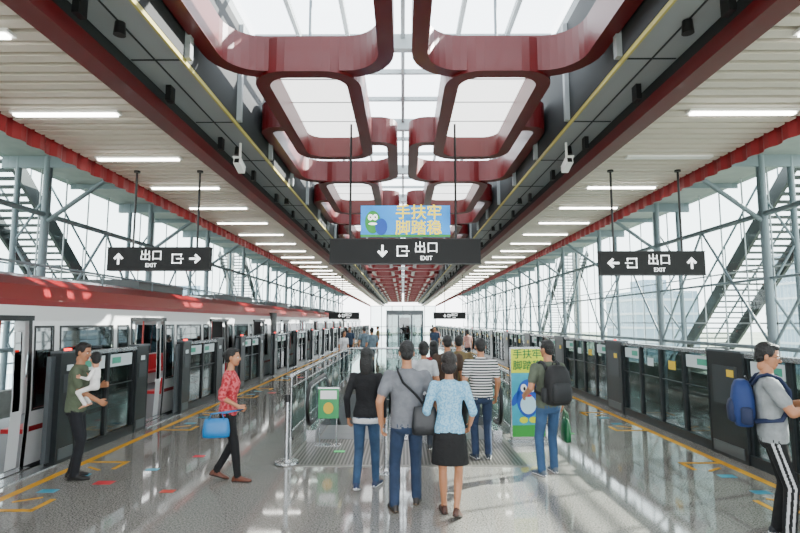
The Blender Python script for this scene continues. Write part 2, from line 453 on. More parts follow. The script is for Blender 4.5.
tr.box(-8.05,-5.13,TY0,TY1,-.08,0,mat('train_floor','#67696c',.5))
tr.box(-7.9,-5.3,TY0,TY1,2.22,2.28,mat('train_ceiling','#d9dcdc',.5))
for x in (-6.1,-7.1): tr.box(x-.06,x+.06,TY0,TY1,2.19,2.22,mat('train_lamp','#ffffff',.5,emit=5))
tr.box(-8.1,-5.1,TY0-.05,TY0,-.9,2.3,TW)
y=TY0+1
while y<TY1-3:
    tr.box(-7.4,-5.9,y,y+2.4,2.66,2.88,mat('roof_unit','#4d5152',.5)); y+=6.5
tr.tube((-5.7,TY0,2.82),(-5.7,TY1,2.82),.02,LATT)
for y in range(0,60,2): tr.tube((-5.7,y,2.55),(-5.7,y,2.84),.015,LATT,6)
tr.build('metro_train',recalc=False)

# ------------------------------------------------------------------ platform screen doors
REDL=mat('red_indicator','#ff2a20',.4,emit=5)
STK=mat('sticker_pale','#c9d3d5',.5); STG=mat('sticker_green','#3f9a80',.5); STY=mat('sticker_yellow','#dcb72a',.5)
for s,X in ((-1,-4.8),(1,4.75)):
    p=MB(); inn=-s
    def bx(a,b_,y0,y1,z0,z1,m): p.box(*sorted((X+inn*a,X+inn*b_)),y0,y1,z0,z1,m)
    for i,yc in enumerate(DC[:-1]):
        if s<0:
            for q in (-1,1):
                ya,yb=sorted((yc+q*.78,yc+q*1.2))
                bx(-.07,.07,ya,yb,.0,1.5,DARK); bx(-.072,.075,ya-.005,ya+.02,0,1.5,DFR); bx(-.072,.075,yb-.02,yb+.005,0,1.5,DFR)
                bx(-.08,.09,ya,yb,1.5,1.53,FRAME); bx(.07,.076,ya+.08,yb-.08,.95,1.2,mat('psd_label','#2a2e31',.4)); bx(.07,.077,ya+.14,yb-.14,1.25,1.33,STK)
                if q>0: bx(.0,.05,(ya+yb)/2-.05,(ya+yb)/2+.05,1.53,1.56,REDL)
                bx(.07,.08,ya+.05,yb-.05,.05,.2,FRAME)
                ya,yb=sorted((yc+q*.68,yc+q*.8)); bx(-.06,.0,ya,yb,.04,1.46,FRAME)
            a,b_=yc+1.2,yc+2.9
            bx(-.1,.1,yc-.78,yc+.78,0,.012,STEEL)
            segs=[(a,(a+b_)/2),((a+b_)/2,b_)]
        else:
            pc=yc+1.23
            ya,yb=pc-.42,pc+.42
            bx(-.08,.08,ya,yb,.0,1.5,DARK)
            for yy in (ya,yb): bx(-.085,.085,yy-.015,yy+.015,0,1.5,DFR)
            bx(-.09,.1,ya-.01,yb+.01,1.5,1.53,FRAME); bx(.08,.086,ya+.12,yb-.12,.75,1.3,mat('psd_label','#2a2e31',.4)); bx(.086,.09,ya+.2,ya+.36,1.15,1.25,STY)
            bx(.08,.09,ya+.06,yb-.06,.05,.2,FRAME)
            bx(.0,.04,pc-.03,pc+.03,1.53,1.55,REDL if i%3==0 else DARK)
            a,b_=yb,yb+3.26
            segs=[(a+.815*j,a+.815*(j+1)) for j in range(4)]
            for (u,v) in segs[1:3]:
                bx(.0,.03,u+.01,v-.01,.03,.14,STEEL)
        bx(-.05,.06,a,b_,0,.14,DFR); bx(-.06,.07,a,b_,1.44,1.5,STEEL); bx(-.01,.01,a,b_,.14,1.44,GLP)
        for j,(u,v) in enumerate(segs):
            for yy in (u+.02,v-.02): bx(-.03,.04,yy-.018,yy+.018,.14,1.44,DFR)
            if s<0 or j in (0,3):
                bx(.012,.018,u+.08,v-.08,1.2,1.40,STK); bx(.018,.021,u+.13,u+.4,1.25,1.35,STG)
            else: bx(.012,.018,(u+v)/2-.12,(u+v)/2+.12,1.1,1.25,STY if j==1 else STK)
        bx(.0,.03,a,b_,.9,.915,DFR)
    p.build('platform_screen_doors')

# ------------------------------------------------------------------ escalators
def zf(y): return 0 if y<10.2 else -(y-10.2)*.575
def escalator(cx):
    m=MB(); ST2=mat('escalator_step','#7d8082',.35,.6)
    for i in range(3): m.box(cx-.5,cx+.5,9.0+.4*i,9.4+.4*i-.01,.0065,.013,ST2)
    for i in range(19):
        y=10.2+.4*i; z=-.23*(i+1)+.0
        m.box(cx-.5,cx+.5,y,y+.42,z-.25,z,ST2)
        m.box(cx-.5,cx+.5,y,y+.03,z,z+.003,STY)
    for q in (-1,1):
        x=cx+q*.6
        ys=[8.75]+[9.3,10.2]+[10.2+.8*i for i in range(1,10)]
        for i in range(len(ys)-1):
            a,b_=ys[i],ys[i+1]; 
            za=.0065 if a<10.1 else zf(a)-.3; zb_=.0065 if b_<10.3 else zf(b_)-.3
            m.loft([[(x-.07,a,za),(x+.07,a,za),(x+.07,a,zf(a)+.2),(x-.07,a,zf(a)+.2)],
                    [(x-.07,b_,zb_),(x+.07,b_,zb_),(x+.07,b_,zf(b_)+.2),(x-.07,b_,zf(b_)+.2)]],STEEL,smooth=False)
            m.loft([[(x-.006,a,zf(a)+.2),(x+.006,a,zf(a)+.2),(x+.006,a,zf(a)+.9),(x-.006,a,zf(a)+.9)],
                    [(x-.006,b_,zf(b_)+.2),(x+.006,b_,zf(b_)+.2),(x+.006,b_,zf(b_)+.9),(x-.006,b_,zf(b_)+.9)]],GL,smooth=False)
        pts=[(x,9.0,.3),(x,8.7,.32)]
        for j in range(9):
            t_=-math.pi/2-math.pi*j/8; pts.append((x,8.66+.31*math.cos(t_),.64+.31*math.sin(t_)))
        pts+=[(x,9.2,.95),(x,10.1,.95)]+[(x,10.3+.8*i,.95+zf(10.3+.8*i)) for i in range(10)]
        m.path(pts,.03,BLACK,8); 
        m.path([(p[0],p[1]+(.05 if p[1]<8.8 else 0),p[2]-.05 if p[2]>.6 else p[2]+.05) for p in pts],.028,STEEL,6)
    m.build('escalator')
escalator(-.88); escalator(.92)
md=MB(); md.box(-.20,.24,8.9,10.2,0.007,.02,STEEL)
md.build('escalator_divider')
gs=MB(); GSG=mat('notice_green','#2f9a58',.4)
gs.box(-1.34,-1.02,8.56,8.58,.42,.88,GSG); gs.box(-1.31,-1.05,8.555,8.56,.72,.85,WHITE); gs.box(-1.35,-1.01,8.55,8.59,.88,.90,STEEL)
for x in (-1.32,-1.05): gs.tube((x,8.585,.012),(x,8.585,.9),.012,STEEL)
gs.disc(-1.18,8.555,.58,.08,.09,STY); gs.box(-1.38,-.98,8.48,8.68,.0065,.016,STEEL)
gs.build('escalator_notice_stand')
gr=MB()
def guard(x,y0,y1):
    n=int((y1-y0)/1.2)
    for i in range(n+1):
        y=y0+(y1-y0)*i/n; gr.tube((x,y,0),(x,y,1.02),.025,STEEL); gr.tube((x,y,0),(x,y,.03),.05,STEEL)
    gr.tube((x,y0,1.04),(x,y1,1.04),.035,STEEL,10); gr.tube((x,y0,.12),(x,y1,.12),.02,STEEL); gr.tube((x,y0,.85),(x,y1,.85),.015,STEEL)
    gr.box(x-.006,x+.006,y0,y1,.15,.82,GL)
guard(-1.86,9.0,18.2); guard(1.86,9.2,18.2)
gr.tube((-1.86,18.2,1.04),(1.86,18.2,1.04),.035,STEEL,10); gr.box(-1.86,1.86,18.195,18.205,.1,1.0,GL)
gr.build('guard_rail')
def stanchion(x,y,z=0.011):
    m=MB(); m.tube((x,y,z),(x,y,z+.025),.17,STEEL,24,.16); m.tube((x,y,z+.02),(x,y,z+.05),.08,STEEL,20,.04); m.tube((x,y,z+.03),(x,y,z+.88),.032,STEEL,14)
    m.tube((x,y,z+.82),(x,y,z+.92),.042,BLACK,14); m.box(x-.05,x-.03,y-.02,y+.02,z+.84,z+.9,BLACK); m.build('queue_stanchion')
stanchion(-1.6,7.5,.011); stanchion(-.22,7.12,.0)
# ------------------------------------------------------------------ signs
W=mat('sign_white','#f4f6f6',.5,emit=2.0); SB=mat('sign_black','#050607',.7)
def arrow(m,cx,y,cz,h,rot):
    base=[(0,.5),(.42,.05),(.28,-.07),(.09,.13),(.09,-.5),(-.09,-.5),(-.09,.13),(-.28,-.07),(-.42,.05)]
    pts=[]
    for a,b_ in base:
        a*=h;b_*=h; pts.append((cx+a*math.cos(rot)-b_*math.sin(rot),cz+a*math.sin(rot)+b_*math.cos(rot)))
    m.poly(pts,y,W)
def icon(m,cx,y,cz,h,flip=1):
    w=h*.5; t_=h*.11
    def rr(x0,x1,z0,z1): 
        a,b_=sorted((cx+flip*x0,cx+flip*x1)); m.box(a,b_,y-.004,y,cz+z0,cz+z1,W)
    rr(-w,w,h/2-t_,h/2); rr(-w,-w+t_,-h/2,h/2); rr(-w,w,-h/2,-h/2+t_); rr(w-t_,w,.18*h,h/2); rr(w-t_,w,-h/2,-.18*h); rr(-.05*h,w+.2*h,-t_/2,t_/2)
def sign(x0,x1,z0,z1,y,kind,poles,ptop):
    m=MB(); m.box(x0,x1,y-.06,y+.06,z0,z1,SB); m.box(x0-.01,x1+.01,y-.065,y+.065,z1-.006,z1+.006,DARK); m.box(x0-.01,x1+.01,y-.065,y+.065,z0-.006,z0+.006,DARK)
    for p in poles: m.tube((p,y,z1),(p,y,ptop),.018,BLACK); m.tube((p,y,ptop-.03),(p,y,ptop),.05,BLACK,12)
    h=z1-z0; w=x1-x0; cz=(z0+z1)/2; yf=y-.06
    def ex(cx):
        m.text('出口',h*.5,(cx,yf-.003,cz+h*.12),W); m.text('EXIT',h*.24,(cx,yf-.003,cz-h*.29),W)
    if kind=='L': arrow(m,x0+w*.11,yf,cz,h*.5,0); ex(x0+w*.43); icon(m,x0+w*.68,yf,cz,h*.42); arrow(m,x0+w*.86,yf,cz,h*.5,-math.pi/2)
    if kind=='R': arrow(m,x0+w*.12,yf,cz,h*.5,math.pi/2); icon(m,x0+w*.3,yf,cz,h*.42,-1); ex(x0+w*.56); arrow(m,x0+w*.87,yf,cz,h*.5,0)
    if kind=='C': arrow(m,x0+w*.35,yf,cz,h*.5,math.pi); icon(m,x0+w*.48,yf,cz,h*.42); ex(x0+w*.64)
    m.build('hanging_exit_sign')
sign(-4.76,-3.11,2.76,3.13,8.5,'L',(-4.38,-3.34),4.41)
sign(3.16,4.83,2.68,3.06,8.5,'R',(3.4,4.5),4.41)
sign(-1.21,1.28,2.89,3.3,8.72,'C',(-.88,.88),6.12)
for (a,b_) in ((-3.9,-2.3),(1.6,3.3)): sign(a,b_,2.1+.0,2.45,28,'C',(a+.6 if a>0 else a+.3,b_-.15 if a>0 else b_-.9),4.41)
bn=MB(); BB=mat('banner_blue_added_glow','#1089dd',.5,emit=.4,vary=.25,vscale=3); BY=mat('banner_yellow_added_glow','#ffdc00',.5,emit=.9); MG=mat('mascot_green','#2f9a3a',.5); MBl=mat('mascot_blue','#0f4fb4',.5)  # printed banner, unlit: emission in its colours is added brightness
bn.box(-.70,.78,8.66,8.70,3.33,3.86,BB)
bn.text('手扶牢',.26,(.26,8.655,3.73),BY,ext=.006,off=.003); bn.text('脚踏稳',.26,(.26,8.655,3.47),BY,ext=.006,off=.003)
bn.disc(-.5,8.658,3.58,.13,.19,MG); bn.disc(-.36,8.655,3.5,.1,.14,MBl); bn.disc(-.54,8.652,3.66,.04,.05,W); bn.disc(-.46,8.652,3.66,.04,.05,W); bn.disc(-.54,8.647,3.66,.016,.02,BLACK); bn.disc(-.46,8.647,3.66,.016,.02,BLACK)
bn.disc(-.5,8.652,3.55,.07,.02,W); bn.box(-.70,.78,8.655,8.66,3.33,3.37,MG)
for x in (-.6,.68): bn.tube((x,8.7,3.31),(x,8.7,3.5),.012,STEEL)
bn.build('safety_banner')
M=Matrix.Translation((2.0,8.7,0))@Matrix.Rotation(.12,4,'Z')
ps=MB(); ps.box(-.27,.27,-.02,.02,.12,1.5,mat('poster_cyan','#2aa5bd',.4,vary=.2)); ps.box(-.29,.29,-.025,.025,1.5,1.53,STEEL); ps.box(-.3,.3,-.14,.14,0,.05,STEEL); ps.box(-.29,.29,-.025,.025,.05,.12,STEEL)
ps.box(-.29,-.27,-.025,.025,.05,1.53,STEEL); ps.box(.27,.29,-.025,.025,.05,1.53,STEEL)
LIME=mat('poster_lime','#d2dc10',.4)
ps.poly([(-.27,1.12),(.27,1.12),(.27,1.5),(-.27,1.5)],-.021,LIME); ps.text('手扶牢',.16,(0,-.028,1.41),mat('poster_green','#0a7034',.4),off=.002); ps.text('脚踏稳',.16,(0,-.028,1.23),mat('poster_green','#0a7034',.4),off=.002)
ps.disc(0,-.022,.72,.19,.30,MBl); ps.disc(0,-.026,.62,.13,.15,mat('mascot_pale','#bfe4f2',.4)); 
for q in (-1,1): ps.disc(q*.07,-.026,.88,.05,.065,WHITE); ps.disc(q*.06,-.031,.87,.02,.03,BLACK); ps.disc(q*.2,-.022,.72,.05,.13,MBl,rot=q*.5); ps.disc(q*.08,-.026,.38,.07,.05,LIME)
ps.disc(0,-.03,.76,.06,.02,mat('mouth_red','#c8323a',.4)); ps.box(-.27,.27,-.023,-.02,.12,.3,MG)
ps.build('poster_stand',M=M)
# lift far
lf=MB(); LH=mat('lift_header','#5a6063',.4); GLE=glass('lift_glass','#a9b5b4',.12)
lf.box(-.95,1.15,30,32.2,2.35,2.6,LH); lf.box(-.95,1.15,30,32.2,0,.15,STEEL)
for x in (-.95,-.3,.45,1.07): lf.box(x,x+.08,30,30.08,.15,2.35,FRAME); lf.box(x,x+.08,32.1,32.18,.15,2.35,FRAME)
lf.box(-.9,1.1,30.03,30.05,.15,2.35,GLE); lf.box(-.9,-.88,30.03,32.1,.15,2.35,GLE); lf.box(1.1,1.12,30.03,32.1,.15,2.35,GLE); lf.box(-.2,.4,30.9,31.0,.15,2.2,DARK)
lf.build('elevator_shaft')

# ------------------------------------------------------------------ people
def capsule(a,b,ra,rb,lab,n=12,sq=None):
    a=V(a);b=V(b);d=b-a; L=d.length
    d=d.normalized() if L>1e-6 else V((0,0,1)); u=d.orthogonal().normalized(); w=d.cross(u); rings=[]
    for th in (-72,-45,-20,0): t=math.radians(th); rings.append((a+d*math.sin(t)*ra,math.cos(t)*ra))
    for th in (0,20,45,72): t=math.radians(th); rings.append((b+d*math.sin(t)*rb,math.cos(t)*rb))
    vs=[]
    for p,r_ in rings:
        for i in range(n): t=2*math.pi*i/n; vs.append(p+(u*math.cos(t)+w*math.sin(t))*r_)
    return loftprim(vs,n,lab)
def loftprim(vs,n,lab):
    k=len(vs)//n; fs=[]
    for j in range(k-1):
        for i in range(n): fs.append((j*n+i,j*n+(i+1)%n,(j+1)*n+(i+1)%n,(j+1)*n+i))
    fs+=[tuple(range(n))[::-1],tuple((k-1)*n+i for i in range(n))]
    return (vs,fs,lab)
def ellipsoid(c,r,lab,M=None,n=16,k=9):
    c=V(c); vs=[]
    for j in range(k):
        ph=-math.pi/2+math.pi*(j+.35)/(k-.3)
        for i in range(n):
            t=2*math.pi*i/n; p=V((math.cos(t)*math.cos(ph)*r[0],math.sin(t)*math.cos(ph)*r[1],math.sin(ph)*r[2]))
            if M: p=M@p
            vs.append(c+p)
    return loftprim(vs,n,lab)
def ring(z,hw,hd,y,T,n=20,e=2.4):
    out=[]
    for i in range(n):
        t=2*math.pi*i/n; c_,s_=math.cos(t),math.sin(t)
        out.append(T(V((hw*abs(c_)**(2/e)*(1 if c_>=0 else -1),y+hd*abs(s_)**(2/e)*(1 if s_>=0 else -1),z))))
    return out
def ik(a,t,l1,l2,pole):
    d=t-a; L=min(max(d.length,abs(l1-l2)+.02),.998*(l1+l2)); n=d.normalized(); x=(l1*l1-l2*l2+L*L)/(2*L); h=math.sqrt(max(0,l1*l1-x*x))
    p=pole-n*pole.dot(n); p=p.normalized(); return a+n*x+p*h, a+n*L
def remesh(name,prims,vox,mm,parent,it=3,S=1):
    vs=[];fs=[];labs=[]
    for (v,f_,l) in prims:
        o=len(vs); vs+=[p*S for p in v]
        for q in f_: fs.append(tuple(o+i for i in q)); labs.append(l)
    me=bpy.data.meshes.new('tmp'); me.from_pydata([tuple(v) for v in vs],[],fs); me.update()
    import bmesh
    bm=bmesh.new(); bm.from_mesh(me); bmesh.ops.recalc_face_normals(bm,faces=bm.faces); bm.to_mesh(me); bm.free()
    ob=bpy.data.objects.new('tmp',me); scene.collection.objects.link(ob)
    r_=ob.modifiers.new('r','REMESH'); r_.mode='VOXEL'; r_.voxel_size=vox
    s_=ob.modifiers.new('s','SMOOTH'); s_.factor=.5; s_.iterations=it
    dg=bpy.context.evaluated_depsgraph_get(); dg.update()
    nm=bpy.data.meshes.new_from_object(ob.evaluated_get(dg)); bpy.data.objects.remove(ob)
    keys=list(mm.keys()); nm.materials.clear()
    for k_ in keys: nm.materials.append(mm[k_])
    bv=BVHTree.FromPolygons(vs,fs)
    for p in nm.polygons:
        h=bv.find_nearest(p.center); p.use_smooth=True
        p.material_index=keys.index(labs[h[2]]) if h[2] is not None else 0
    nm.name=name; o=bpy.data.objects.new(name,nm); scene.collection.objects.link(o); o.parent=parent; return o
def hand(w,d,inward,lab,curl=.35,sc=1):
    d=d.normalized(); n=(inward-d*inward.dot(d)).normalized(); t=n.cross(d)
    if t.dot(V((0,1,.9)))<0: t=-t
    P=[]
    offs=(.028,.010,-.009,-.027); lens=(.074,.083,.076,.06)
    for o_,L in zip(offs,lens):
        b_=w+d*(.09*sc)+t*o_*sc
        P.append(capsule(w+t*o_*.55*sc,b_,.014*sc,.0125*sc,lab,8))
        c_=curl; p=b_
        for fr,rr in ((.45,.0095),(.3,.0088),(.25,.0078)):
            dd=d*math.cos(c_)+n*math.sin(c_); q=p+dd*L*fr*sc; P.append(capsule(p,q,rr*sc,rr*.92*sc,lab,8)); p=q; c_+=curl*1.3
    p=w+d*.025*sc+t*.022*sc; dd=(t*.65+d*.75+n*.25).normalized(); q=p+dd*.045*sc; P.append(capsule(p,q,.014*sc,.011*sc,lab,8))
    dd=(t*.25+d*.9+n*.4).normalized(); P.append(capsule(q,q+dd*.03*sc,.0105*sc,.0085*sc,lab,8))
    return P
def fabric(c): return mat('fabric_'+c,c,.85,bump=.8,bscale=12,vary=.22,vscale=9)
def hairm(c): return mat('hair_'+c,c,.5,bump=.8,bscale=60)
ROOTS=[]
def person(name,x,y,yaw,H=1.7,fem=False,feet=((-.095,0,0),(.095,0,0)),hands=((-.25,.05,.88),(.25,.05,.88)),lean=0,hyaw=0,hpitch=0,
           shirt='#888888',pants='#333a48',shoe='#222222',sole='#dddddd',sleeve='short',bottom='pants',hair='short',hc='#070504',
           skin='#a87352',vox=.012,z=0,curl=(.35,.35),glasses=False,hs=1.0,shirtmat=None,side_stripe=False,under=None):
    S=H/1.75; deg=math.radians
    M=Matrix.Translation((x,y,z))@Matrix.Rotation(deg(yaw),4,'Z'); root=empty(name,M)
    R=Matrix.Rotation(-deg(lean),3,'X'); piv=V((0,0,.95))
    T=lambda p: piv+R@(V(p)-piv)
    SK=mat('skin_'+skin,skin,.5,vary=.05,vscale=8)
    mm={'skin':SK,'shirt':shirtmat or fabric(shirt),'pants':fabric(pants),'shoe':mat('shoe_'+shoe,shoe,.5),'sole':mat('sole_'+sole,sole,.6),'stripe':mat('tape_grey','#b9bbbd',.7)}
    P=[]; k=.87 if fem else 1.0
    hipx=.085
    ft=[]
    for i,fo in enumerate(feet):
        fx,fy,p=fo[:3]; toe=fo[3] if len(fo)>3 else (10 if i==0 else -10); lift=fo[4] if len(fo)>4 else 0
        ft.append((V((fx,fy,.08+.13*math.sin(deg(p))+lift)),deg(p),deg(toe)))
    hz=.905
    for i,(an,p,toe) in enumerate(ft):
        q=-1 if i==0 else 1
        hor=math.hypot(an.x-q*hipx,an.y); 
        if .845>hor and an.z<.3: hz=min(hz,an.z+math.sqrt(.838**2-hor**2))
    dz=hz-.905
    T0=T; T=lambda p: T0(p)+V((0,0,dz))
    for i,(an,p,toe) in enumerate(ft):
        q=-1 if i==0 else 1
        hip=V((q*hipx,0,hz)); knee,an2=ik(hip,an,.43,.41,V((q*.12,1,0)))
        if bottom=='pants':
            P+= [capsule(hip,knee,.088*(.97 if fem else 1),.062,'pants'),capsule(knee,an2+V((0,0,.0)),.062,.047 if fem else .056,'pants')]
            if side_stripe and q==1:
                for o_ in (-.022,.022):
                    P+=[capsule(hip+V((.08,o_,-.05)),knee+V((.056,o_,0)),.010,.010,'stripe',8),capsule(knee+V((.056,o_,0)),an2+V((.050,o_,.02)),.010,.010,'stripe',8)]
        else:
            P+= [capsule(hip,knee,.075,.05,'skin'),capsule(knee,knee.lerp(an2,.35)+V((0,-.012,0)),.049,.05,'skin'),capsule(knee.lerp(an2,.35)+V((0,-.012,0)),an2,.05,.03,'skin')]
        F=Matrix.Rotation(toe,3,'Z')@Matrix.Rotation(-p,3,'X')
        for lab,prof_ in (('shoe',((-.075,.022,.05),(-.06,.034,.075),(-.01,.038,.095),(.05,.042,.07),(.11,.048,.052),(.16,.044,.042),(.19,.028,.03))),
                          ('sole',((-.08,.024,.0),(-.06,.038,.0),(0,.040,.0),(.05,.044,.0),(.11,.052,.0),(.16,.048,.0),(.197,.03,.0)))):
            vs=[]
            for (yy,hw,hh) in prof_:
                hh2=hh if lab=='shoe' else .024; n=12
                for j in range(n):
                    t=2*math.pi*j/n; zz=math.sin(t); zz=(-.078+.008+(hh2-.008)*(.5+.5*zz)) if lab=='shoe' else (-.08+.012+.012*zz)
                    vs.append(an2+F@V((hw*math.cos(t),yy,zz)))
            P.append(loftprim(vs,12,lab))
        P.append(capsule(an2+V((0,0,.05)),an2+V((0,0,-.015)),.036,.036,'skin' if bottom=='skirt' else 'pants'))
    if fem: tors=((.87,.165,.115,0),(.95,.168,.12,-.005),(1.02,.15,.108,0),(1.10,.132,.10,0),(1.20,.14,.115,.008),(1.29,.152,.125,.014),(1.36,.155,.105,0),(1.42,.135,.08,-.01),(1.455,.07,.06,-.01)); shx=.165
    else: tors=((.87,.172,.118,0),(.95,.175,.122,0),(1.05,.168,.118,.003),(1.15,.168,.118,.003),(1.25,.178,.122,.003),(1.33,.185,.122,0),(1.40,.175,.10,-.008),(1.44,.13,.08,-.012),(1.47,.07,.06,-.01)); shx=.19
    vs=[]
    for r_ in tors: vs+=ring(*r_,T)
    P.append(loftprim(vs,20,'shirt'))
    if bottom=='pants':
        vs=[]
        for r_ in ((.80,.10,.085,0),(.84,.158,.108,-.005),(.90,.166,.115,-.005),(.96,.160,.110,0)): vs+=ring(*r_,lambda p:V(p)+V((0,0,dz)))
        P.append(loftprim(vs,20,'pants'))
    else:
        vs=[]
        for r_ in ((.56,.205,.135,0),(.58,.205,.135,0),(.7,.195,.135,-.005),(.85,.182,.13,-.005),(.95,.155,.112,0)): vs+=ring(*r_,lambda p:V(p)+V((0,0,dz)),e=2.1)
        P.append(loftprim(vs,20,'pants'))
    if under:
        mm['under']=fabric(under); vs=[]
        for r_ in ((.83,.172,.122,0),(.89,.174,.124,-.003)): vs+=ring(*r_,lambda p:V(p)+V((0,0,dz)))
        P.append(loftprim(vs,20,'under'))
    P.append(capsule(T((0,-.012,1.42)),T((0,.006,1.56)),.058*k,.052*k,'skin'))
    wr=[];H2=[]
    for i,ht in enumerate(hands):
        q=-1 if i==0 else 1
        sh=T((q*shx,-.005,1.395)); w=V(ht[:3])+V((0,0,dz)); pole=V(ht[3:6]) if len(ht)>3 else V((q*.35,-1,-.2))
        el,w2=ik(sh,w,.285,.25,pole)
        P.append(capsule(sh.lerp(T((0,0,1.36)),.35),sh,.06*k,.062*k,'shirt'))
        if sleeve=='short':
            cut=sh.lerp(el,.62); P+= [capsule(sh,cut,.066*k,.064*k,'shirt'),capsule(sh,el,.05*k,.044*k,'skin'),capsule(el,w2,.044*k,.03*k,'skin')]
        elif sleeve=='mid':
            cut=el.lerp(w2,.1); P+= [capsule(sh,el,.064*k,.056*k,'shirt'),capsule(el,cut,.056*k,.054*k,'shirt'),capsule(el,w2,.044*k,.03*k,'skin')]
        else:
            P+= [capsule(sh,el,.062*k,.052*k,'shirt'),capsule(el,w2,.051*k,.038*k,'shirt'),capsule(w2,w2+(w2-el).normalized()*.02,.03*k,.028*k,'skin')]
        d=(w2-el).normalized(); H2+=hand(w2,d,V((-q,0,0)) if abs(d.x)<.8 else V((0,-1,0)),'skin',curl[i],sc=(1.0 if not fem else .92)*min(hs,1.25)); wr.append(w2+d*.08)
    remesh('body',P,vox*S if S>.6 else .009,mm,root,3,S)
    remesh('hands',H2,.0055 if S>.6 else .004,{'skin':SK},root,1,S)
    HC=T((0,.016,1.632+(hs-1)*.09)); HR=R@Matrix.Rotation(deg(hyaw),3,'Z')@Matrix.Rotation(-deg(hpitch),3,'X')
    def h(p): return HC+HR@(V(p)*hs)
    def he(c_,r_,lab): return ellipsoid(h(c_),tuple(a*hs for a in r_),lab,HR)
    G=[he((0,-.012,.035),(.074,.094,.088),'skin'),he((0,.018,-.02),(.064,.072,.088),'skin'),he((0,.05,-.082),(.036,.034,.03),'skin'),he((0,.03,-.065),(.055,.045,.045),'skin'),
       capsule(h((0,.084,.012)),h((0,.103,-.022)),.009*hs,.013*hs,'skin',8),he((0,.094,-.026),(.018,.012,.01),'skin'),
       he((.077,-.008,-.008),(.010,.02,.031),'skin'),he((-.077,-.008,-.008),(.010,.02,.031),'skin'),
       he((0,.082,-.055),(.025,.009,.006),'lip'),he((0,.081,-.064),(.022,.009,.006),'lip'),he((.03,.072,.026),(.025,.014,.008),'skin'),he((-.03,.072,.026),(.025,.014,.008),'skin'),
       capsule(h((0,-.015,-.05)),h((0,-.02,-.1)),.052*k*hs,.052*k*hs,'skin')]
    remesh('head',G,.006,{'skin':SK,'lip':mat('lips','#95483e',.5)},root,2,S)
    e=MB()
    for q in (-1,1):
        e.prim([[p*S for p in he((q*.03,.076,.006),(.014,.010,.008),'')[0]],he((q*.03,.076,.006),(.014,.010,.008),'')[1]],mat('eye_white','#e9e6e0',.2))
        e.prim([[p*S for p in he((q*.03,.0825,.006),(.006,.006,.0065),'')[0]],he((q*.03,.0825,.006),(.006,.006,.0065),'')[1]],BLACK)
        pr=capsule(h((q*.016,.088,.027)),h((q*.046,.077,.029)),.004*hs,.003*hs,'',6); e.prim([[p*S for p in pr[0]],pr[1]],hairm(hc))
        if glasses:
            pts=[h((q*.032+.024*math.cos(a),.097,.004+.019*math.sin(a)))*S for a in [2*math.pi*j/14 for j in range(15)]]
            e.path(pts,.0028,BLACK,6); e.path([h((q*.056,.095,.01))*S,h((q*.078,.06,.012))*S,h((q*.08,-.005,.008))*S],.0025,BLACK,6)
    if glasses: e.path([h((-.008,.098,.008))*S,h((.008,.098,.008))*S],.0025,BLACK,6)
    e.build('eyes',parent=root)
    Q=[he((0,-.024,.048),(.084,.095,.09),'h'),he((0,-.05,-.005),(.07,.062,.075),'h'),he((0,.03,.098),(.055,.05,.03),'h')]
    if hair=='short':
        for q in (-1,1): Q.append(he((q*.071,.012,.035),(.012,.03,.035),'h'))
    if hair in('long','bob','tail'):
        for q in (-1,1): Q.append(he((q*.074,.012,.02),(.018,.035,.07),'h'))
    if hair=='long': Q+=[he((0,-.07,-.09),(.085,.05,.17),'h'),he((.06,-.04,-.08),(.03,.045,.13),'h'),he((-.06,-.04,-.08),(.03,.045,.13),'h')]
    if hair=='bob': Q+=[he((0,-.045,-.035),(.088,.065,.085),'h')]
    if hair=='tail': Q+=[he((0,-.115,.0),(.035,.035,.045),'h'),he((0,-.10,-.07),(.03,.03,.08),'h')]
    if hair=='bun': Q+=[he((0,-.115,.03),(.04,.036,.04),'h')]
    remesh('hair',Q,.008,{'h':hairm(hc)},root,2,S)
    ROOTS.append(root)
    return dict(M=M,S=S,T=T,wr=wr,root=root)

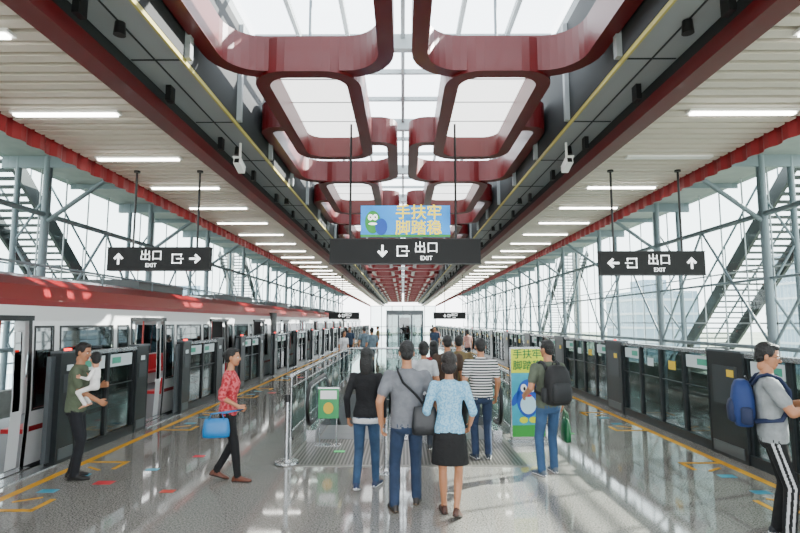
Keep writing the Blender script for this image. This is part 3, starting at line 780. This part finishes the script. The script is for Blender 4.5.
def sq(cx,cy,cz,hw,hd,n=20,e=3.5):
    o=[]
    for i in range(n):
        t=2*math.pi*i/n; c_,s_=math.cos(t),math.sin(t)
        o.append((cx+hw*abs(c_)**(2/e)*(1 if c_>=0 else -1),cy+hd*abs(s_)**(2/e)*(1 if s_>=0 else -1),cz))
    return o
def backpack(P,c1,c2,sc=1,zc=1.18):
    m=MB(); a=mat('pack_'+c1,c1,.7,bump=.3,bscale=12); b_=mat('pack_'+c2,c2,.7); yb=-.125
    rings=[]
    for (dz_,hw,hd) in ((-.23,.10,.05),(-.22,.135,.075),(-.1,.15,.1),(.05,.148,.1),(.15,.13,.085),(.21,.09,.06),(.225,.04,.03)):
        rings.append(sq(0,yb-.1*sc,zc+dz_*sc,hw*sc,hd*sc))
    m.loft(rings,a)
    rings=[]
    for (dz_,hw,hd) in ((-.19,.09,.02),(-.17,.115,.045),(-.05,.12,.05),(.01,.11,.035),(.03,.08,.015)): rings.append(sq(0,yb-.19*sc,zc+dz_*sc,hw*sc,hd*sc))
    m.loft(rings,b_)
    for q in (-1,1):
        rings=[]
        for (dz_,h_) in ((-.2,.02),(-.18,.035),(-.05,.035),(-.03,.02)): rings.append(sq(q*.155*sc,yb-.08*sc,zc+dz_*sc,h_,h_*1.4,12))
        m.loft(rings,b_)
        m.path([(q*.09,yb-.02,zc+.17),(q*.105,-.09,1.45),(q*.115,-.02,1.475),(q*.12,.07,1.44),(q*.13,.135,1.33),(q*.14,.13,1.2),(q*.165,.06,1.08),(q*.15,yb-.02,zc-.15)],.024,b_,8,.5)
    m.path([(-.03,yb-.05,zc+.2*sc),(-.03,yb-.06,zc+.25*sc),(.03,yb-.06,zc+.25*sc),(.03,yb-.05,zc+.2*sc)],.009,BLACK,6)
    m.v=[tuple(V(p)*P['S']) for p in m.v]
    return m.build('backpack',M=P['M'])
def bag(P,name,c,at,w=.3,h_=.22,d=.11,strap=None,ang=0,grip=None):
    m=MB(); a=mat('bag_'+c,c,.45,bump=.2,bscale=20); cx,cy,cz=at
    rings=[sq(cx,cy,cz+zz*h_,w/2*k1,d/2*k2,20,3) for zz,k1,k2 in ((0,.85,.8),(.04,1,1),(.35,1.03,1),(.75,.95,.75),(.97,.86,.45),(1,.8,.3))]
    if ang:
        Rr=Matrix.Translation(V(at))@Matrix.Rotation(ang,4,'Z')@Matrix.Translation(-V(at)); rings=[[Rr@V(p) for p in r_] for r_ in rings]
    else: Rr=Matrix.Identity(4)
    m.loft(rings,a)
    if grip:
        for off in (-1,1):
            m.path([Rr@V((cx-w*.28,cy+off*d*.2,cz+h_*.93)),Rr@V((cx-w*.2,cy+off*.01,cz+h_*1.25)),V(grip),Rr@V((cx+w*.2,cy+off*.01,cz+h_*1.25)),Rr@V((cx+w*.28,cy+off*d*.2,cz+h_*.93))],.008,mat('strap_'+c,c,.5),6)
    if strap: m.path(strap,.02,mat('strap_dark','#101216',.7),8,.35)
    m.v=[tuple(V(p)*P['S']) for p in m.v]
    return m.build(name,M=P['M'])

# 1 man holding baby
P=person('man_holding_baby',-4.12,6.8,-72,1.66,feet=((-.09,-.02,0),(.1,.05,0)),hands=((-.02,.27,1.18),(.03,.26,.99)),lean=3,hyaw=-20,hpitch=8,shirt='#525c48',pants='#101218',shoe='#0c0a08',sole='#0c0a08',curl=(.5,.5))
person('baby',-3.84,6.70,100,.74,feet=((-.16,.18,20,10,.30),(.16,.18,20,-10,.30)),hands=((-.25,.3,1.2),(.25,.25,1.2)),shirt='#e9e6e2',pants='#e0ddd8',shoe='#c98f70',sole='#c98f70',hs=1.75,hyaw=-60,z=.75,sleeve='long',skin='#c98f70',vox=.02)
# 2 woman red top
P=person('woman_with_handbag',-2.17,6.72,-82,1.60,True,feet=((-.07,-.14,18),(.08,.16,0)),hands=((-.20,.02,.95,0,-1,.1),(.19,.16,1.0,.2,-1,-.3)),lean=2,hyaw=-8,shirtmat=pattern_mat('floral_red','#98101f','#c65a60','noise',30),pants='#08080b',shoe='#5b2a12',sole='#2a1008',sleeve='mid',hair='bun',curl=(.8,.9))
w=P['wr'][1]
bag(P,'handbag','#0f6ca8',(.26,-.10,.62),.34,.24,.12,ang=math.pi/2,grip=(w.x+.01,w.y,w.z+.0))
# 3 woman black
P=person('woman_in_black_sweater',-.43,6.35,-8,1.63,True,feet=((-.09,-.14,18),(.09,.18,0)),hands=((-.23,-.02,.9),(.22,.08,.9)),shirt='#08080c',pants='#26405c',shoe='#1b2a4a',sole='#e8e8e8',sleeve='long',hair='long',under='#c4c4c4')
# 4 man grey
P=person('man_with_shoulder_bag',.04,5.68,4,1.74,feet=((-.13,.0,0),(.12,.22,0)),hands=((-.27,.02,.90,-.5,-.6,0),(.27,.1,.93,.5,-.6,0)),shirt='#67696e',pants='#1e2f49',shoe='#1a1310',sole='#5b4a35')
bag(P,'shoulder_bag','#121418',(.17,-.17,.80),.26,.28,.1,strap=[(.2,-.16,1.05),(.08,-.145,1.2),(-.05,-.14,1.32),(-.1,-.09,1.43),(-.11,0,1.47),(-.09,.09,1.42),(0,.145,1.3),(.12,.14,1.15),(.22,.05,1.02),(.24,-.08,1.02)])
# 5 woman blue blouse
P=person('woman_in_skirt',.47,5.5,-6,1.62,True,feet=((-.07,.14,0),(.07,-.1,20)),hands=((-.22,.12,.93,-.4,-.8,0),(.22,.14,.95,.4,-.8,0)),shirtmat=pattern_mat('pale_blue_lace','#5f9abc','#8fbcd0','noise',55),pants='#070709',shoe='#4a2b20',sole='#1c0d08',bottom='skirt',sleeve='mid',hair='bob',hc='#140a06')
# 6 striped
P=person('man_in_striped_shirt',1.12,7.75,2,1.68,z=.011,hands=((-.24,.1,.95),(.24,.08,.9)),shirtmat=pattern_mat('stripes_bw','#14161c','#d6d6d4','stripe',26),pants='#1a2b46',shoe='#12202f')
# 7 backpack man
P=person('man_with_backpack',1.88,7.0,14,1.69,feet=((-.14,-.02,0),(.1,.08,0)),hands=((-.26,.16,1.02),(.25,.08,.9)),hyaw=20,shirt='#4b5244',pants='#2c4a6c',shoe='#4a5460')
backpack(P,'#0b0b0d','#191b1d',1.12,1.19)
bag(P,'tote_bag','#0f5632',(.29,.08,.40),.26,.30,.1,ang=1.3,grip=(.27,.08,.82))
# 8 right man
P=person('man_with_glasses',3.38,5.0,-118,1.73,feet=((-.10,.0,0),(.1,.06,0)),hands=((-.08,.30,1.22,-1,-.3,-1),(.10,.31,1.20,1,-.3,-1)),lean=-1,hyaw=-6,hpitch=14,shirt='#84898a',pants='#050608',shoe='#12151c',glasses=True,curl=(.7,.7),side_stripe=True,vox=.008)
backpack(P,'#0c2a60','#081a3c',.95,1.2)
ph=MB(); w=(P['wr'][0]+P['wr'][1])*.5*P['S']; Mh=Matrix.Translation(w+V((0,.0,.02)))@Matrix.Rotation(-.9,4,'X'); ph.box(-.045,.045,-.006,.006,-.075,.075,mat('phone_red','#c8202c',.3),Mh); ph.box(-.04,.04,-.0075,-.006,-.068,.068,BLACK,Mh)
ph.build('smartphone',M=P['M'])
# background crowd
ROOTS.clear()
crowd=[('woman',.32,8.3,0,1.62,True,'#a9acb0','#2a2f38','bob'),('man',.72,8.7,5,1.70,False,'#3d2c20','#1b1f28','short'),('man',.98,9.4,0,1.68,False,'#6a5a3a','#232323','short'),
('woman',.55,9.6,0,1.58,True,'#933a3a','#10141c','long'),('man',-1.2,20.5,30,1.72,False,'#5b6b76','#1f2530','short'),('woman',-2.3,20.8,-140,1.6,True,'#c7c7c9','#2a2f38','long'),
('man',-2.6,26,160,1.7,False,'#2a3a50','#12151c','short'),('woman',2.9,24,20,1.6,True,'#b9897f','#1f2530','bob')]
for (n_,x,y,yw,H,fe,sh,pa,ha) in crowd:
    person(n_,x,y,yw,H,fe,shirt=sh,pants=pa,hair=ha,z=.014 if 9.0<y<10.2 else (.011 if 7.3<y<9.1 else 0),vox=.016 if y>12 else .013,sleeve='short')
SRC=list(ROOTS)
for i,(x,y,yw) in enumerate(((-1.7,23.5,20),(-3.3,31,10),(1.6,27,170),(2.2,35,0),(-3.0,42,0),(2.6,47,0),(-1.6,34,90))):
    src=SRC[(i+4)%len(SRC)]; e=empty(src.name.split('.')[0],Matrix.Translation((x,y,0))@Matrix.Rotation(math.radians(yw),4,'Z'))
    for ch in src.children:
        c2=ch.copy(); scene.collection.objects.link(c2); c2.parent=e

# ------------------------------------------------------------------ light
wd=bpy.data.worlds.new('world'); scene.world=wd; wd.use_nodes=True; nt=wd.node_tree; bg=nt.nodes['Background']
tc=nt.nodes.new('ShaderNodeTexCoord'); sx=nt.nodes.new('ShaderNodeSeparateXYZ'); nt.links.new(tc.outputs['Generated'],sx.inputs[0])
cr=nt.nodes.new('ShaderNodeValToRGB'); nt.links.new(sx.outputs[2],cr.inputs[0])
cr.color_ramp.elements[0].position=0; cr.color_ramp.elements[0].color=(.94,.97,1,1); cr.color_ramp.elements[1].position=.9; cr.color_ramp.elements[1].color=(.86,.93,1,1)
nt.links.new(cr.outputs[0],bg.inputs[0]); bg.inputs[1].default_value=7.2
sd=bpy.data.lights.new('sun','SUN'); sd.energy=32; sd.angle=.01; sd.color=(1,.96,.88); so=bpy.data.objects.new('sun',sd); scene.collection.objects.link(so)
so.rotation_euler=(-V((.8,.35,.5))).to_track_quat('-Z','Y').to_euler()
cam=bpy.data.cameras.new('camera'); co=bpy.data.objects.new('camera',cam); scene.collection.objects.link(co); scene.camera=co
cam.lens=23.85; cam.sensor_width=36; cam.clip_end=1500; cam.clip_start=.05
co.location=(0,0,1.93); co.rotation_euler=(math.pi/2+.1047,0,.0057)
